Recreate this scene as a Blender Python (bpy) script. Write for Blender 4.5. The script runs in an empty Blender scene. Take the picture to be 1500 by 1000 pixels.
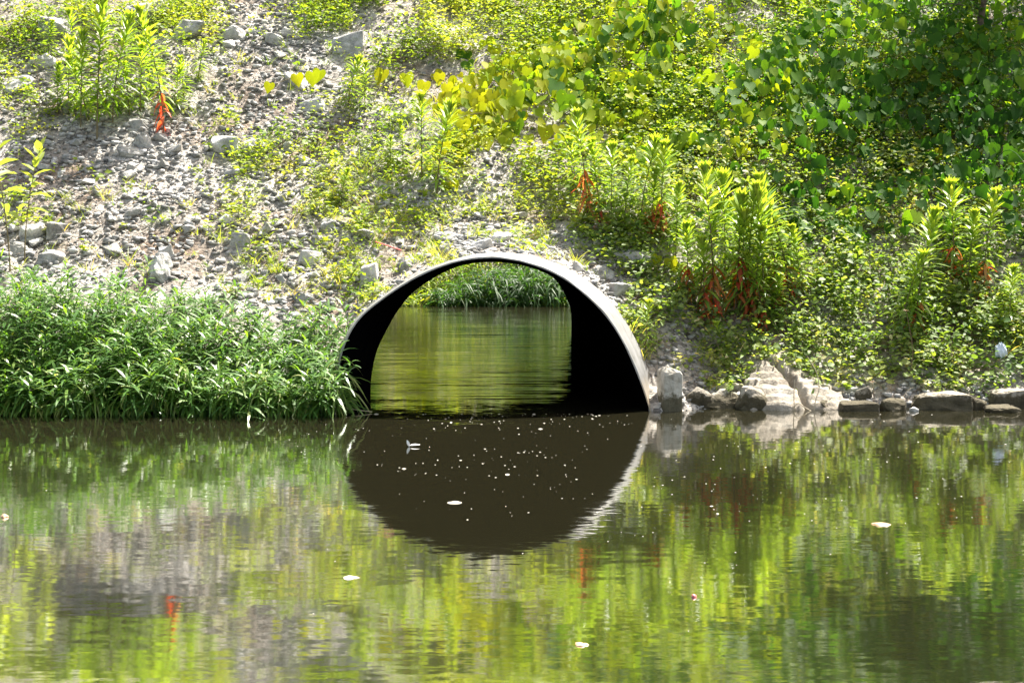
import bpy, bmesh, math, random
import numpy as np
from mathutils import Vector, Matrix

R = np.random.RandomState(7)
random.seed(7)
C = bpy.context.scene.collection
sc = bpy.context.scene

# ------------------------------------------------------------------ camera geometry
CAM = np.array([0.0, -12.0, 1.5])
F = 2000.0
PITCH = math.atan(147 / F)
FW = np.array([0, math.cos(PITCH), -math.sin(PITCH)])
UP = np.array([0, math.sin(PITCH), math.cos(PITCH)])

def proj(x, y, z):
    rx, ry, rz = x, y + 12.0, z - 1.5
    d = ry * FW[1] + rz * FW[2]
    u = ry * UP[1] + rz * UP[2]
    return 750 + F * rx / d, 500 - F * u / d

def ray(px, py):
    return np.array([(px - 750) / F, 0, 0]) + FW + UP * (500 - py) / F

def on_y(px, py, y):
    d = ray(px, py)
    return CAM + d * ((y - CAM[1]) / d[1])

def on_z(px, py, z=0.0):
    d = ray(px, py)
    return CAM + d * ((z - CAM[2]) / d[2])

# ------------------------------------------------------------------ noise
_lat = R.rand(256, 256)
def vnoise(x, y):
    xi = np.floor(x).astype(int); yi = np.floor(y).astype(int)
    fx = x - xi; fy = y - yi
    fx = fx * fx * (3 - 2 * fx); fy = fy * fy * (3 - 2 * fy)
    g = lambda a, b: _lat[a % 256, b % 256]
    return (g(xi, yi) * (1 - fx) + g(xi + 1, yi) * fx) * (1 - fy) + (g(xi, yi + 1) * (1 - fx) + g(xi + 1, yi + 1) * fx) * fy

def fbm(x, y, o=4):
    s = 0; a = .5
    for k in range(o):
        s = s + a * (vnoise(x * 2 ** k + 17.3 * k, y * 2 ** k + 5.1 * k) - .5); a *= .5
    return s

# ------------------------------------------------------------------ culvert outline (points on the pipe mouth, upper sheet edge, far mouth)
OUT = [(490, 612), (491, 560), (498, 512), (520, 468), (561, 433), (613, 400), (660, 381), (700, 372), (740, 370), (790, 377.5), (835, 395),
       (875, 422), (905, 454), (927, 489), (946, 530), (956, 571), (962, 612)]
INN = [(494, 612), (495, 560), (502, 515), (524, 471), (563, 437), (614, 405), (662, 386), (701, 379), (740, 379.5), (784, 389.5), (824, 407.5),
       (858, 433), (888, 464), (910, 497), (927, 533), (942, 571), (955, 612)]
FAR = [(543, 590), (543, 568), (545, 545), (553, 511), (574, 469), (588, 448), (605, 428), (642, 401), (679, 387.5), (724, 383), (765, 387.5),
       (794, 397), (814.5, 411), (829, 434), (835, 450), (838, 466), (838, 480)]
def cat(pts, k=4):
    p = np.array(pts, float); n = len(p)
    pp = np.vstack([2 * p[0] - p[1], p, 2 * p[-1] - p[-2]])
    o = []
    for i in range(n - 1):
        a, b, c, d = pp[i], pp[i + 1], pp[i + 2], pp[i + 3]
        for j in range(k):
            t = j / k
            o.append(.5 * ((2 * b) + (-a + c) * t + (2 * a - 5 * b + 4 * c - d) * t * t + (-a + 3 * b - 3 * c + d) * t ** 3))
    o.append(p[-1])
    return np.array(o)
YO = 0.40
ringO = np.array([on_y(a, b, YO) for a, b in cat(OUT)])
ringI = np.array([on_y(a, b, 0.0) for a, b in cat(INN)])
fl = on_z(*FAR[0]); fr = on_z(*FAR[-1])
fn = np.array([-(fr - fl)[1], (fr - fl)[0], 0.0])
def on_far(px, py):
    d = ray(px, py); return CAM + d * (np.dot(fn, fl - CAM) / np.dot(fn, d))
ringF = np.array([on_far(a, b) for a, b in cat(FAR)])
ox = ringO[:, 0]; oz = ringO[:, 2]
XL, XR = ox[0] + .0, ox[-1] - .0
_ordr = np.argsort(ox)
def arch(x):
    return np.where((x > XL) & (x < XR), np.interp(x, ox[_ordr], oz[_ordr]), 0.0)

PY = [-3, -1, -.06, .05, .4, 1, 2, 4, 7, 9, 11, 13]
PZ = [-.9, -.6, -.07, .04, .27, .66, 1.36, 2.8, 4.95, 6.1, 6.1, 3.2]
def H(x, y):
    x = np.asarray(x, float); y = np.asarray(y, float)
    y0 = y
    y = y - .28 * np.clip((x - 1.5) / .4, 0, 1) * np.clip((2.2 - y) / 1.2, 0, 1)
    sh = .10 * fbm(x * .9 + 3, x * 0 + 1.7, 2)
    b = np.interp(y + sh, PY, PZ)
    m = np.clip((y - .1) / 1.2, 0, 1)
    b = b + m * (.55 * fbm(x * .45, y * .45 + 9, 3) + .20 * fbm(x * 2.2, y * 2.2, 5))
    y = y0
    a = arch(x)
    tube = a - .035 + .13 * np.clip(y - YO, 0, 9) + .03 * fbm(x * 5, y * 5, 3)
    tube = np.where((a > 0) & (y > YO - .06), tube, -9)
    k = .08
    mx = np.maximum(b, tube)
    return mx + k * np.exp(-np.abs(b - tube) / k) * .3 * (tube > -5)

def G(px, py):
    """ground point seen at photo pixel px, py"""
    d = ray(px, py)
    t = np.linspace(11.8, 30, 1800)
    P = CAM[None] + d[None] * t[:, None]
    h = H(P[:, 0], P[:, 1])
    i = np.argmax(P[:, 2] < h)
    if not (P[i, 2] < h[i]): i = len(t) - 1
    p = P[i].copy(); p[2] = H(p[0], p[1])
    return p

# ------------------------------------------------------------------ mesh helpers
def tag(o, label=None, cat_=None, group=None, kind=None):
    if label: o['label'] = label
    if cat_: o['category'] = cat_
    if group: o['group'] = group
    if kind: o['kind'] = kind
    return o

def make_mesh(name, V, Fc, mat, tint=None, smooth=False):
    V = np.asarray(V, np.float32); Fc = np.asarray(Fc, np.int32)
    me = bpy.data.meshes.new(name)
    k = Fc.shape[1]
    me.vertices.add(len(V)); me.vertices.foreach_set('co', V.ravel())
    me.loops.add(Fc.size); me.loops.foreach_set('vertex_index', Fc.ravel())
    me.polygons.add(len(Fc)); me.polygons.foreach_set('loop_start', np.arange(0, Fc.size, k, dtype=np.int32))
    me.polygons.foreach_set('loop_total', np.full(len(Fc), k, np.int32))
    if smooth: me.polygons.foreach_set('use_smooth', np.ones(len(Fc), bool))
    if tint is not None:
        at = me.attributes.new('tint', 'FLOAT', 'POINT'); at.data.foreach_set('value', np.asarray(tint, np.float32))
    me.update(calc_edges=True); me.validate()
    if mat: me.materials.append(mat)
    return me

def link(name, me, parent=None, loc=None):
    o = bpy.data.objects.new(name, me); C.objects.link(o)
    if parent is not None: o.parent = parent
    if loc is not None: o.location = [float(v) for v in loc]
    return o

def empty(name, loc=(0, 0, 0)):
    o = bpy.data.objects.new(name, None); C.objects.link(o); o.location = [float(v) for v in loc]; o.empty_display_size = .1
    return o

def nrm(a):
    return a / np.maximum(np.linalg.norm(a, axis=-1, keepdims=True), 1e-9)

# leaf templates: u along, v across, w out of plane
T_DIA = (np.array([(0, 0, 0), (.45, .5, .06), (1, 0, 0), (.45, -.5, .06)]), np.array([(0, 1, 2), (0, 2, 3)]))
T_OVAL = (np.array([(0, 0, 0), (.25, .42, .05), (.62, .42, .05), (1, 0, -.05), (.62, -.42, .05), (.25, -.42, .05), (.45, 0, -.03)]),
          np.array([(0, 1, 6), (1, 2, 6), (2, 3, 6), (3, 4, 6), (4, 5, 6), (5, 0, 6)]))
T_LAN = (np.array([(0, 0, 0), (.22, .4, .02), (.22, -.4, .02), (.5, .5, .03), (.5, -.5, .03), (.78, .3, .01), (.78, -.3, .01), (1, 0, 0)]),
         np.array([(0, 1, 2), (1, 3, 4), (1, 4, 2), (3, 5, 6), (3, 6, 4), (5, 7, 6)]))
T_BLADE = (np.array([(0, .5, 0), (0, -.5, 0), (.35, .45, 0), (.35, -.45, 0), (.7, .3, 0), (.7, -.3, 0), (1, 0, 0)]),
           np.array([(0, 2, 3), (0, 3, 1), (2, 4, 5), (2, 5, 3), (4, 6, 5)]))
_h = [(0, 0, 0), (-.14, .2, .02), (-.1, .42, .05), (.14, .54, .07), (.42, .48, .04), (.72, .24, .0), (1.02, 0, -.08)]
_h = _h + [(a, -b, c) for a, b, c in _h[5:0:-1]]
T_HEART = (np.array([(.38, 0, -.05)] + _h), np.array([(0, i, i % 12 + 1) for i in range(1, 13)]))

def inst(T, P, D, N, L, W, droop=0.0, tint=None):
    V, Fc = T
    n = len(P)
    D = nrm(D); S = nrm(np.cross(D, N)); N = np.cross(S, D)
    L = np.broadcast_to(L, n)[:, None, None]; W = np.broadcast_to(W, n)[:, None, None]
    dr = np.broadcast_to(droop, n)[:, None]
    u = V[None, :, 0:1]; v = V[None, :, 1:2]; w = V[None, :, 2:3]
    X = P[:, None] + L * u * D[:, None] + W * v * S[:, None] + L * w * N[:, None]
    X[:, :, 2] -= (dr * L[:, :, 0]) * (V[None, :, 0] ** 2)
    k = len(V)
    FF = (Fc[None] + (np.arange(n) * k)[:, None, None]).reshape(-1, 3)
    t = np.repeat(np.broadcast_to(tint if tint is not None else 0.5, n), k)
    return X.reshape(-1, 3), FF, t

class Acc:
    def __init__(s): s.v = []; s.f = []; s.t = []; s.n = 0
    def add(s, V, Fc, t):
        s.v.append(V); s.f.append(Fc + s.n); s.t.append(t); s.n += len(V)
    def leaf(s, *a, **k): s.add(*inst(*a, **k))
    def tube(s, pts, rad, sides=5, tint=.5):
        pts = np.asarray(pts, float); n = len(pts); rad = np.broadcast_to(rad, n)
        tg = nrm(np.gradient(pts, axis=0))
        ref = np.array([.3, 1, .1]) if abs(tg[0, 2]) > .6 else np.array([.1, .2, 1])
        a = nrm(np.cross(tg, ref)); b = np.cross(tg, a)
        th = np.arange(sides) * 2 * math.pi / sides
        V = pts[:, None] + rad[:, None, None] * (np.cos(th)[None, :, None] * a[:, None] + np.sin(th)[None, :, None] * b[:, None])
        i = np.arange(n - 1)[:, None]; j = np.arange(sides)[None]
        q = lambda ii, jj: ii * sides + jj % sides
        f1 = np.stack([q(i, j), q(i + 1, j), q(i + 1, j + 1)], -1).reshape(-1, 3)
        f2 = np.stack([q(i, j), q(i + 1, j + 1), q(i, j + 1)], -1).reshape(-1, 3)
        s.add(V.reshape(-1, 3), np.vstack([f1, f2]), np.full(n * sides, tint))
    def mesh(s, name, mat, smooth=False):
        return make_mesh(name, np.vstack(s.v), np.vstack(s.f), mat, np.concatenate(s.t), smooth)

# ------------------------------------------------------------------ materials
def new_mat(name):
    m = bpy.data.materials.new(name); m.use_nodes = True
    nt = m.node_tree; nt.nodes.clear()
    return m, nt, nt.nodes, nt.links

def ramp(nodes, stops):
    r = nodes.new('ShaderNodeValToRGB'); e = r.color_ramp.elements
    while len(e) < len(stops): e.new(.5)
    for i, (p, c) in enumerate(stops):
        e[i].position = p; e[i].color = (*c, 1)
    return r

def leaf_mat(name, stops, trans=.42, rough=.42, ty=(1.22, 1.13, .36), spec=.5, noise=True):
    m, nt, nd, lk = new_mat(name)
    at = nd.new('ShaderNodeAttribute'); at.attribute_name = 'tint'
    r = ramp(nd, stops); lk.new(at.outputs['Fac'], r.inputs[0])
    col = r.outputs[0]
    p = nd.new('ShaderNodeBsdfPrincipled'); lk.new(col, p.inputs['Base Color'])
    p.inputs['Roughness'].default_value = rough; p.inputs['Specular IOR Level'].default_value = spec
    t = nd.new('ShaderNodeBsdfTranslucent')
    mu = nd.new('ShaderNodeMix'); mu.data_type = 'RGBA'; mu.blend_type = 'MULTIPLY'; mu.inputs[0].default_value = 1
    lk.new(col, mu.inputs[6]); mu.inputs[7].default_value = (*[v * 1.9 for v in ty], 1)
    mu.clamp_result = False
    lk.new(mu.outputs[2], t.inputs[0])
    mx = nd.new('ShaderNodeMixShader'); mx.inputs[0].default_value = trans
    lk.new(p.outputs[0], mx.inputs[1]); lk.new(t.outputs[0], mx.inputs[2])
    o = nd.new('ShaderNodeOutputMaterial'); lk.new(mx.outputs[0], o.inputs[0])
    return m

def rock_mat(name, stops, scale=3.0, bump=.5, bscale=18, damp_shade=False):
    m, nt, nd, lk = new_mat(name)
    tc = nd.new('ShaderNodeTexCoord'); oi = nd.new('ShaderNodeObjectInfo')
    ad = nd.new('ShaderNodeVectorMath'); ad.operation = 'ADD'
    cb = nd.new('ShaderNodeCombineXYZ')
    ml = nd.new('ShaderNodeMath'); ml.operation = 'MULTIPLY'; ml.inputs[1].default_value = 37
    lk.new(oi.outputs['Random'], ml.inputs[0]); lk.new(ml.outputs[0], cb.inputs[0]); lk.new(ml.outputs[0], cb.inputs[1])
    geo = nd.new('ShaderNodeNewGeometry')
    lk.new(geo.outputs['Position'], ad.inputs[0]); lk.new(cb.outputs[0], ad.inputs[1])
    n = nd.new('ShaderNodeTexNoise'); n.inputs['Scale'].default_value = scale; n.inputs['Detail'].default_value = 8; n.inputs['Roughness'].default_value = .65
    lk.new(ad.outputs[0], n.inputs['Vector'])
    r = ramp(nd, stops); lk.new(n.outputs[0], r.inputs[0])
    n2 = nd.new('ShaderNodeTexNoise'); n2.inputs['Scale'].default_value = bscale; n2.inputs['Detail'].default_value = 6; n2.inputs['Roughness'].default_value = .7
    lk.new(ad.outputs[0], n2.inputs['Vector'])
    # per stone brightness
    mr = nd.new('ShaderNodeMapRange'); mr.inputs[3].default_value = .7; mr.inputs[4].default_value = 1.2
    lk.new(oi.outputs['Random'], mr.inputs[0])
    hs = nd.new('ShaderNodeHueSaturation'); lk.new(mr.outputs[0], hs.inputs['Value']); lk.new(r.outputs[0], hs.inputs['Color'])
    b = nd.new('ShaderNodeBump'); b.inputs['Strength'].default_value = bump; b.inputs['Distance'].default_value = .03
    lk.new(n2.outputs[0], b.inputs['Height'])
    if damp_shade:     # painted shade of the stone fronts, with damp, just above the water
        sp = nd.new('ShaderNodeSeparateXYZ'); lk.new(geo.outputs['Position'], sp.inputs[0])
        mz = nd.new('ShaderNodeMath'); mz.operation = 'MULTIPLY_ADD'; mz.inputs[1].default_value = -.22; lk.new(n2.outputs[0], mz.inputs[0]); lk.new(sp.outputs[2], mz.inputs[2])
        rw = ramp(nd, [(0, (.22, .21, .16)), (.045, (1, 1, 1))]); lk.new(mz.outputs[0], rw.inputs[0])
        mw = nd.new('ShaderNodeMix'); mw.data_type = 'RGBA'; mw.blend_type = 'MULTIPLY'; mw.inputs[0].default_value = 1
        lk.new(hs.outputs[0], mw.inputs[6]); lk.new(rw.outputs[0], mw.inputs[7]); hs = mw; hout = mw.outputs[2]
    else: hout = hs.outputs[0]
    p = nd.new('ShaderNodeBsdfPrincipled'); p.inputs['Roughness'].default_value = .88; p.inputs['Specular IOR Level'].default_value = .25
    lk.new(hout, p.inputs['Base Color']); lk.new(b.outputs[0], p.inputs['Normal'])
    o = nd.new('ShaderNodeOutputMaterial'); lk.new(p.outputs[0], o.inputs[0])
    return m

def plain(name, col, rough=.6, metal=0.0, var=.25, scale=12, bump=.2):
    m, nt, nd, lk = new_mat(name)
    tc = nd.new('ShaderNodeTexCoord')
    n = nd.new('ShaderNodeTexNoise'); n.inputs['Scale'].default_value = scale; n.inputs['Detail'].default_value = 6
    lk.new(tc.outputs['Object'], n.inputs['Vector'])
    a = tuple(max(0, c * (1 - var)) for c in col); b_ = tuple(min(1, c * (1 + var)) for c in col)
    r = ramp(nd, [(.3, a), (.7, b_)]); lk.new(n.outputs[0], r.inputs[0])
    bu = nd.new('ShaderNodeBump'); bu.inputs['Strength'].default_value = bump; bu.inputs['Distance'].default_value = .01
    lk.new(n.outputs[0], bu.inputs['Height'])
    p = nd.new('ShaderNodeBsdfPrincipled'); p.inputs['Roughness'].default_value = rough; p.inputs['Metallic'].default_value = metal
    lk.new(r.outputs[0], p.inputs['Base Color']); lk.new(bu.outputs[0], p.inputs['Normal'])
    o = nd.new('ShaderNodeOutputMaterial'); lk.new(p.outputs[0], o.inputs[0])
    return m

M = {}
M['weed'] = leaf_mat('weed_leaf', [(0, (.05, .11, .015)), (.35, (.13, .21, .025)), (.7, (.20, .26, .035)), (1, (.27, .28, .06))], .44, .55, spec=.3)
M['weedgreen'] = leaf_mat('low_plant_leaf', [(0, (.06, .12, .03)), (.5, (.15, .22, .05)), (.85, (.23, .27, .08)), (1, (.40, .37, .22))], .42, .55, spec=.3)
M['vine'] = leaf_mat('vine_leaf', [(0, (.022, .075, .010)), (.4, (.06, .15, .014)), (.66, (.19, .27, .015)), (1, (.30, .32, .02))], .5, .6, spec=.12)
M['tree'] = leaf_mat('tree_leaf', [(0, (.02, .065, .014)), (.6, (.05, .12, .02)), (1, (.13, .19, .03))], .45, .5, spec=.3)
M['willow'] = leaf_mat('waterside_leaf', [(0, (.03, .09, .02)), (.5, (.075, .17, .03)), (.85, (.14, .24, .04)), (1, (.26, .30, .10))], .34, .42, spec=.5)
M['lance'] = leaf_mat('lance_leaf', [(0, (.08, .17, .025)), (.5, (.18, .29, .04)), (1, (.32, .38, .06))], .42, .38)
M['red'] = leaf_mat('withered_leaf', [(0, (.42, .06, .03)), (.45, (.50, .14, .05)), (1, (.46, .28, .10))], .42, .6, ty=(1.2, .7, .5))
M['broad'] = leaf_mat('broad_leaf', [(0, (.12, .2, .04)), (1, (.27, .32, .08))], .45, .4)
M['grass'] = leaf_mat('grass_blade', [(0, (.09, .16, .02)), (.5, (.2, .27, .04)), (.85, (.33, .33, .09)), (1, (.45, .36, .16))], .42, .45)
M['dry'] = leaf_mat('dry_stalk', [(0, (.12, .07, .04)), (.5, (.26, .19, .12)), (1, (.46, .38, .27))], .15, .7, ty=(1, .9, .7))
M['stem'] = plain('green_brown_stem', (.14, .11, .05), .7)
M['redstem'] = plain('dark_red_stem', (.12, .075, .05), .7)
M['bark'] = plain('bark', (.10, .075, .055), .9, var=.5, scale=20, bump=.6)
M['rock'] = rock_mat('limestone', [(.3, (.17, .17, .165)), (.45, (.36, .355, .345)), (.62, (.56, .55, .53))], 7, 1.0, 22)
M['rockwarm'] = rock_mat('shore_stone', [(.3, (.10, .09, .07)), (.47, (.33, .30, .25)), (.66, (.50, .455, .38))], 6, 1.0, 16, True)
M['rockpale'] = rock_mat('pale_block_stone', [(.3, (.22, .20, .16)), (.48, (.48, .45, .39)), (.66, (.62, .60, .55))], 9, .8, 20, True)
M['outcrop'] = rock_mat('pale_bedrock', [(.3, (.12, .10, .08)), (.47, (.27, .24, .195)), (.66, (.40, .365, .31))], 5, 1.0, 20)
M['gravel'] = rock_mat('gravel_stone', [(.3, (.19, .185, .18)), (.5, (.34, .335, .325)), (.7, (.52, .51, .495))], 9, .4, 40)

# ground
def ground_mat():
    m, nt, nd, lk = new_mat('rubble_soil')
    g = nd.new('ShaderNodeNewGeometry')
    def noise(s, d=6, r=.6):
        n = nd.new('ShaderNodeTexNoise'); n.inputs['Scale'].default_value = s; n.inputs['Detail'].default_value = d; n.inputs['Roughness'].default_value = r
        lk.new(g.outputs['Position'], n.inputs['Vector']); return n
    n1 = noise(1.1, 8, .65); r1 = ramp(nd, [(.35, (.20, .155, .12)), (.48, (.29, .265, .235)), (.6, (.41, .39, .36))]); lk.new(n1.outputs[0], r1.inputs[0])
    v = nd.new('ShaderNodeTexVoronoi'); v.inputs['Scale'].default_value = 22; lk.new(g.outputs['Position'], v.inputs['Vector'])
    hs = nd.new('ShaderNodeMix'); hs.data_type = 'RGBA'; hs.blend_type = 'OVERLAY'; hs.inputs[0].default_value = .75
    bw = nd.new('ShaderNodeRGBToBW'); lk.new(v.outputs['Color'], bw.inputs[0])
    lk.new(r1.outputs[0], hs.inputs[6]); lk.new(bw.outputs[0], hs.inputs[7])
    n3 = noise(60, 4, .7)
    mx = nd.new('ShaderNodeMath'); mx.operation = 'ADD'; lk.new(v.outputs['Distance'], mx.inputs[0]); lk.new(n3.outputs[0], mx.inputs[1])
    b = nd.new('ShaderNodeBump'); b.inputs['Strength'].default_value = .9; b.inputs['Distance'].default_value = .03; b.invert = True
    lk.new(mx.outputs[0], b.inputs['Height'])
    p = nd.new('ShaderNodeBsdfPrincipled'); p.inputs['Roughness'].default_value = .95; p.inputs['Specular IOR Level'].default_value = .1
    lk.new(hs.outputs[2], p.inputs['Base Color']); lk.new(b.outputs[0], p.inputs['Normal'])
    o = nd.new('ShaderNodeOutputMaterial'); lk.new(p.outputs[0], o.inputs[0])
    return m
M['ground'] = ground_mat()

def water_mat():
    m, nt, nd, lk = new_mat('murky_water')
    g = nd.new('ShaderNodeNewGeometry')
    def slope(sx, sy, det, rough, off):
        mp = nd.new('ShaderNodeMapping'); mp.inputs['Scale'].default_value = (sx, sy, 1); mp.inputs['Location'].default_value = (off, off * 2, off)
        lk.new(g.outputs['Position'], mp.inputs[0])
        n = nd.new('ShaderNodeTexNoise'); n.inputs['Scale'].default_value = 1; n.inputs['Detail'].default_value = det; n.inputs['Roughness'].default_value = rough
        lk.new(mp.outputs[0], n.inputs['Vector'])
        s = nd.new('ShaderNodeVectorMath'); s.operation = 'SUBTRACT'; s.inputs[1].default_value = (.5, .5, .5)
        lk.new(n.outputs['Color'], s.inputs[0]); return s
    def scale(s, v, fac=None):
        q = nd.new('ShaderNodeVectorMath'); q.operation = 'MULTIPLY'; q.inputs[1].default_value = v; lk.new(s.outputs[0], q.inputs[0])
        if fac is not None:
            q2 = nd.new('ShaderNodeVectorMath'); q2.operation = 'SCALE'; lk.new(q.outputs[0], q2.inputs[0]); lk.new(fac, q2.inputs['Scale']); return q2
        return q
    a = scale(slope(9, 26, 3, .6, 0), (.010, .050, 0))      # wavelets
    b = scale(slope(1.1, 3.0, 2, .5, 5), (.004, .022, 0))   # slow swell
    # inside the culvert: long ripples across the flow
    sp = nd.new('ShaderNodeSeparateXYZ'); lk.new(g.outputs['Position'], sp.inputs[0])
    mr = nd.new('ShaderNodeMapRange'); mr.inputs[1].default_value = .2; mr.inputs[2].default_value = 2.0; mr.inputs[3].default_value = .06; mr.inputs[4].default_value = 1
    lk.new(sp.outputs[1], mr.inputs[0])
    c = scale(slope(.8, 17.0, 5, .7, 9), (.004, .36, 0), mr.outputs[0])
    s1 = nd.new('ShaderNodeVectorMath'); s1.operation = 'ADD'; lk.new(a.outputs[0], s1.inputs[0]); lk.new(b.outputs[0], s1.inputs[1])
    s2 = nd.new('ShaderNodeVectorMath'); s2.operation = 'ADD'; lk.new(s1.outputs[0], s2.inputs[0]); lk.new(c.outputs[0], s2.inputs[1])
    s3 = nd.new('ShaderNodeVectorMath'); s3.operation = 'MULTIPLY'; s3.inputs[1].default_value = (1, 1, 0); lk.new(s2.outputs[0], s3.inputs[0])
    s4 = nd.new('ShaderNodeVectorMath'); s4.operation = 'ADD'; s4.inputs[1].default_value = (0, 0, 1); lk.new(s3.outputs[0], s4.inputs[0])
    s5 = nd.new('ShaderNodeVectorMath'); s5.operation = 'NORMALIZE'; lk.new(s4.outputs[0], s5.inputs[0])
    p = nd.new('ShaderNodeBsdfPrincipled')
    p.inputs['Base Color'].default_value = (.0135, .0128, .0066, 1)
    p.inputs['Roughness'].default_value = .045; p.inputs['IOR'].default_value = 9.0; p.inputs['Specular IOR Level'].default_value = .5
    lk.new(s5.outputs[0], p.inputs['Normal'])
    o = nd.new('ShaderNodeOutputMaterial'); lk.new(p.outputs[0], o.inputs[0])
    return m
M['water'] = water_mat()

def metal_mat(name, dark):
    m, nt, nd, lk = new_mat(name)
    g = nd.new('ShaderNodeNewGeometry')
    n = nd.new('ShaderNodeTexNoise'); n.inputs['Scale'].default_value = 5; n.inputs['Detail'].default_value = 8; n.inputs['Roughness'].default_value = .7
    mp = nd.new('ShaderNodeMapping'); mp.inputs['Scale'].default_value = (1, 3, 1); lk.new(g.outputs['Position'], mp.inputs[0]); lk.new(mp.outputs[0], n.inputs['Vector'])
    if dark: st = [(.3, (.0015, .0015, .002)), (.7, (.004, .004, .0045))]  # shade inside the pipe painted as near-black steel
    else: st = [(.3, (.10, .095, .085)), (.45, (.20, .20, .198)), (.62, (.27, .272, .278)), (.75, (.33, .33, .33))]
    r = ramp(nd, st); lk.new(n.outputs[0], r.inputs[0])
    col = r.outputs[0]
    if not dark:   # silt and rust line just above the water
        sp = nd.new('ShaderNodeSeparateXYZ'); lk.new(g.outputs['Position'], sp.inputs[0])
        ad = nd.new('ShaderNodeMath'); ad.operation = 'MULTIPLY_ADD'; ad.inputs[1].default_value = .25; lk.new(n.outputs[0], ad.inputs[0]); lk.new(sp.outputs[2], ad.inputs[2])
        r2 = ramp(nd, [(.22, (1, 1, 1)), (.42, (0, 0, 0))]); lk.new(ad.outputs[0], r2.inputs[0])
        mx = nd.new('ShaderNodeMix'); mx.data_type = 'RGBA'; lk.new(r2.outputs[0], mx.inputs[0]); lk.new(col, mx.inputs[6]); mx.inputs[7].default_value = (.30, .25, .18, 1)
        col = mx.outputs[2]
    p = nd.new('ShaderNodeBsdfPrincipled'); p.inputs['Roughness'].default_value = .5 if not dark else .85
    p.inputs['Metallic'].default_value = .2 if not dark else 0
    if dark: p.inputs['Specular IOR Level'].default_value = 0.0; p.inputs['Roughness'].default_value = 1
    lk.new(col, p.inputs['Base Color'])
    o = nd.new('ShaderNodeOutputMaterial'); lk.new(p.outputs[0], o.inputs[0])
    return m
M['galv'] = metal_mat('galvanised_steel', False); M['dark'] = metal_mat('pipe_inside_shade', True)

# ------------------------------------------------------------------ setting
xs = np.arange(-9.5, 9.51, .045); ys = np.concatenate([np.arange(-1.2, 7.6, .045), np.arange(7.6, 13.2, .2)])
X, Y = np.meshgrid(xs, ys)
Z = H(X, Y)
nx = len(xs)
i, j = np.meshgrid(np.arange(len(ys) - 1), np.arange(nx - 1), indexing='ij')
cx = xs[j] + .0225; cy = ys[i]
xa = xs[j]; xb = xs[j + 1]
keep = ~((cy < YO - .02) & (xb > XL + .07) & (xa < XR - .115))
a = (i * nx + j)[keep]
quads = np.stack([a, a + 1, a + nx + 1, a + nx], -1)
g = link('ground', make_mesh('ground', np.stack([X, Y, Z], -1).reshape(-1, 3), quads, M['ground'], smooth=True)); tag(g, 'stony grey embankment slope around the pipe', 'ground', kind='structure')

V = np.array([(-60, -40, 0), (60, -40, 0), (60, 80, 0), (-60, 80, 0)])
tag(link('water', make_mesh('water', V, [(0, 1, 2, 3)], M['water'])), 'murky olive pond water', 'water', kind='structure')

# far bank seen through the pipe
xs2 = np.arange(-16, 14, .25); ys2 = np.arange(18.6, 30, .25)
X2, Y2 = np.meshgrid(xs2, ys2)
def HF(x, y):
    return np.interp(y + .8 * fbm(x * .4, x * 0, 2), [18.6, 19.7, 20.1, 22, 26, 30], [-.5, -.03, .15, 1.4, 4.2, 5.0]) + .2 * fbm(x, y)
nx2 = len(xs2)
i, j = np.meshgrid(np.arange(len(ys2) - 1), np.arange(nx2 - 1), indexing='ij'); a = (i * nx2 + j).ravel()
tag(link('far_bank_ground', make_mesh('far_bank', np.stack([X2, Y2, HF(X2, Y2)], -1).reshape(-1, 3), np.stack([a, a + 1, a + nx2 + 1, a + nx2], -1), M['ground'], smooth=True)), 'earth bank beyond the far mouth', 'ground', kind='structure')

# ------------------------------------------------------------------ culvert
cul = empty('culvert_pipe', (0, .2, 0))
tag(cul, 'large round metal culvert pipe half sunk in the water under the bank', 'culvert')
n = len(ringI)
def loft(rings):
    V = np.vstack(rings); k = len(rings)
    i, j = np.meshgrid(np.arange(k - 1), np.arange(n - 1), indexing='ij'); a = (i * n + j).ravel()
    return V, np.stack([a, a + 1, a + n + 1, a + n], -1)
off = np.array([0, -.2, 0])
rr = []
for k in range(25):
    t = (k / 24)
    ring = ringI * (1 - t) + ringF * t
    ring = ring.copy()
    rr.append(ring)
EX = [-3.5, -3.5, -3.5, -3.4, -3.2, -2.9, -2.5, -2.1, -1.6, -.9, -.1, .45, .75, .92, 1.0, 1.04, 1.06]
EZ = [-.3, .3, .6, .9, 1.15, 1.3, 1.42, 1.48, 1.5, 1.5, 1.42, 1.3, 1.12, .9, .62, .3, -.3]
ringE = cat([(a, b) for a, b in zip(EX, EZ)])
ringE = np.stack([ringE[:, 0], np.full(len(ringE), 12.6), ringE[:, 1]], -1)
ringE = np.where((np.arange(n) > 44)[:, None], ringF * .6 + ringE * .4, ringE); ringE[:, 1] = np.maximum(ringE[:, 1], ringF[:, 1] + .05)
for t in (.06, .15, .3, .5, .75, 1.0):
    e = t ** .8
    q = ringF * (1 - t) + ringE * t
    rr.append(q)
for ring in rr:
    ring[0, 2] = -.3; ring[-1, 2] = -.3
V, Fq = loft([r_ + off for r_ in rr])
link('inner_wall', make_mesh('inner_wall', V, Fq, M['dark'], smooth=True), cul)
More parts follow.
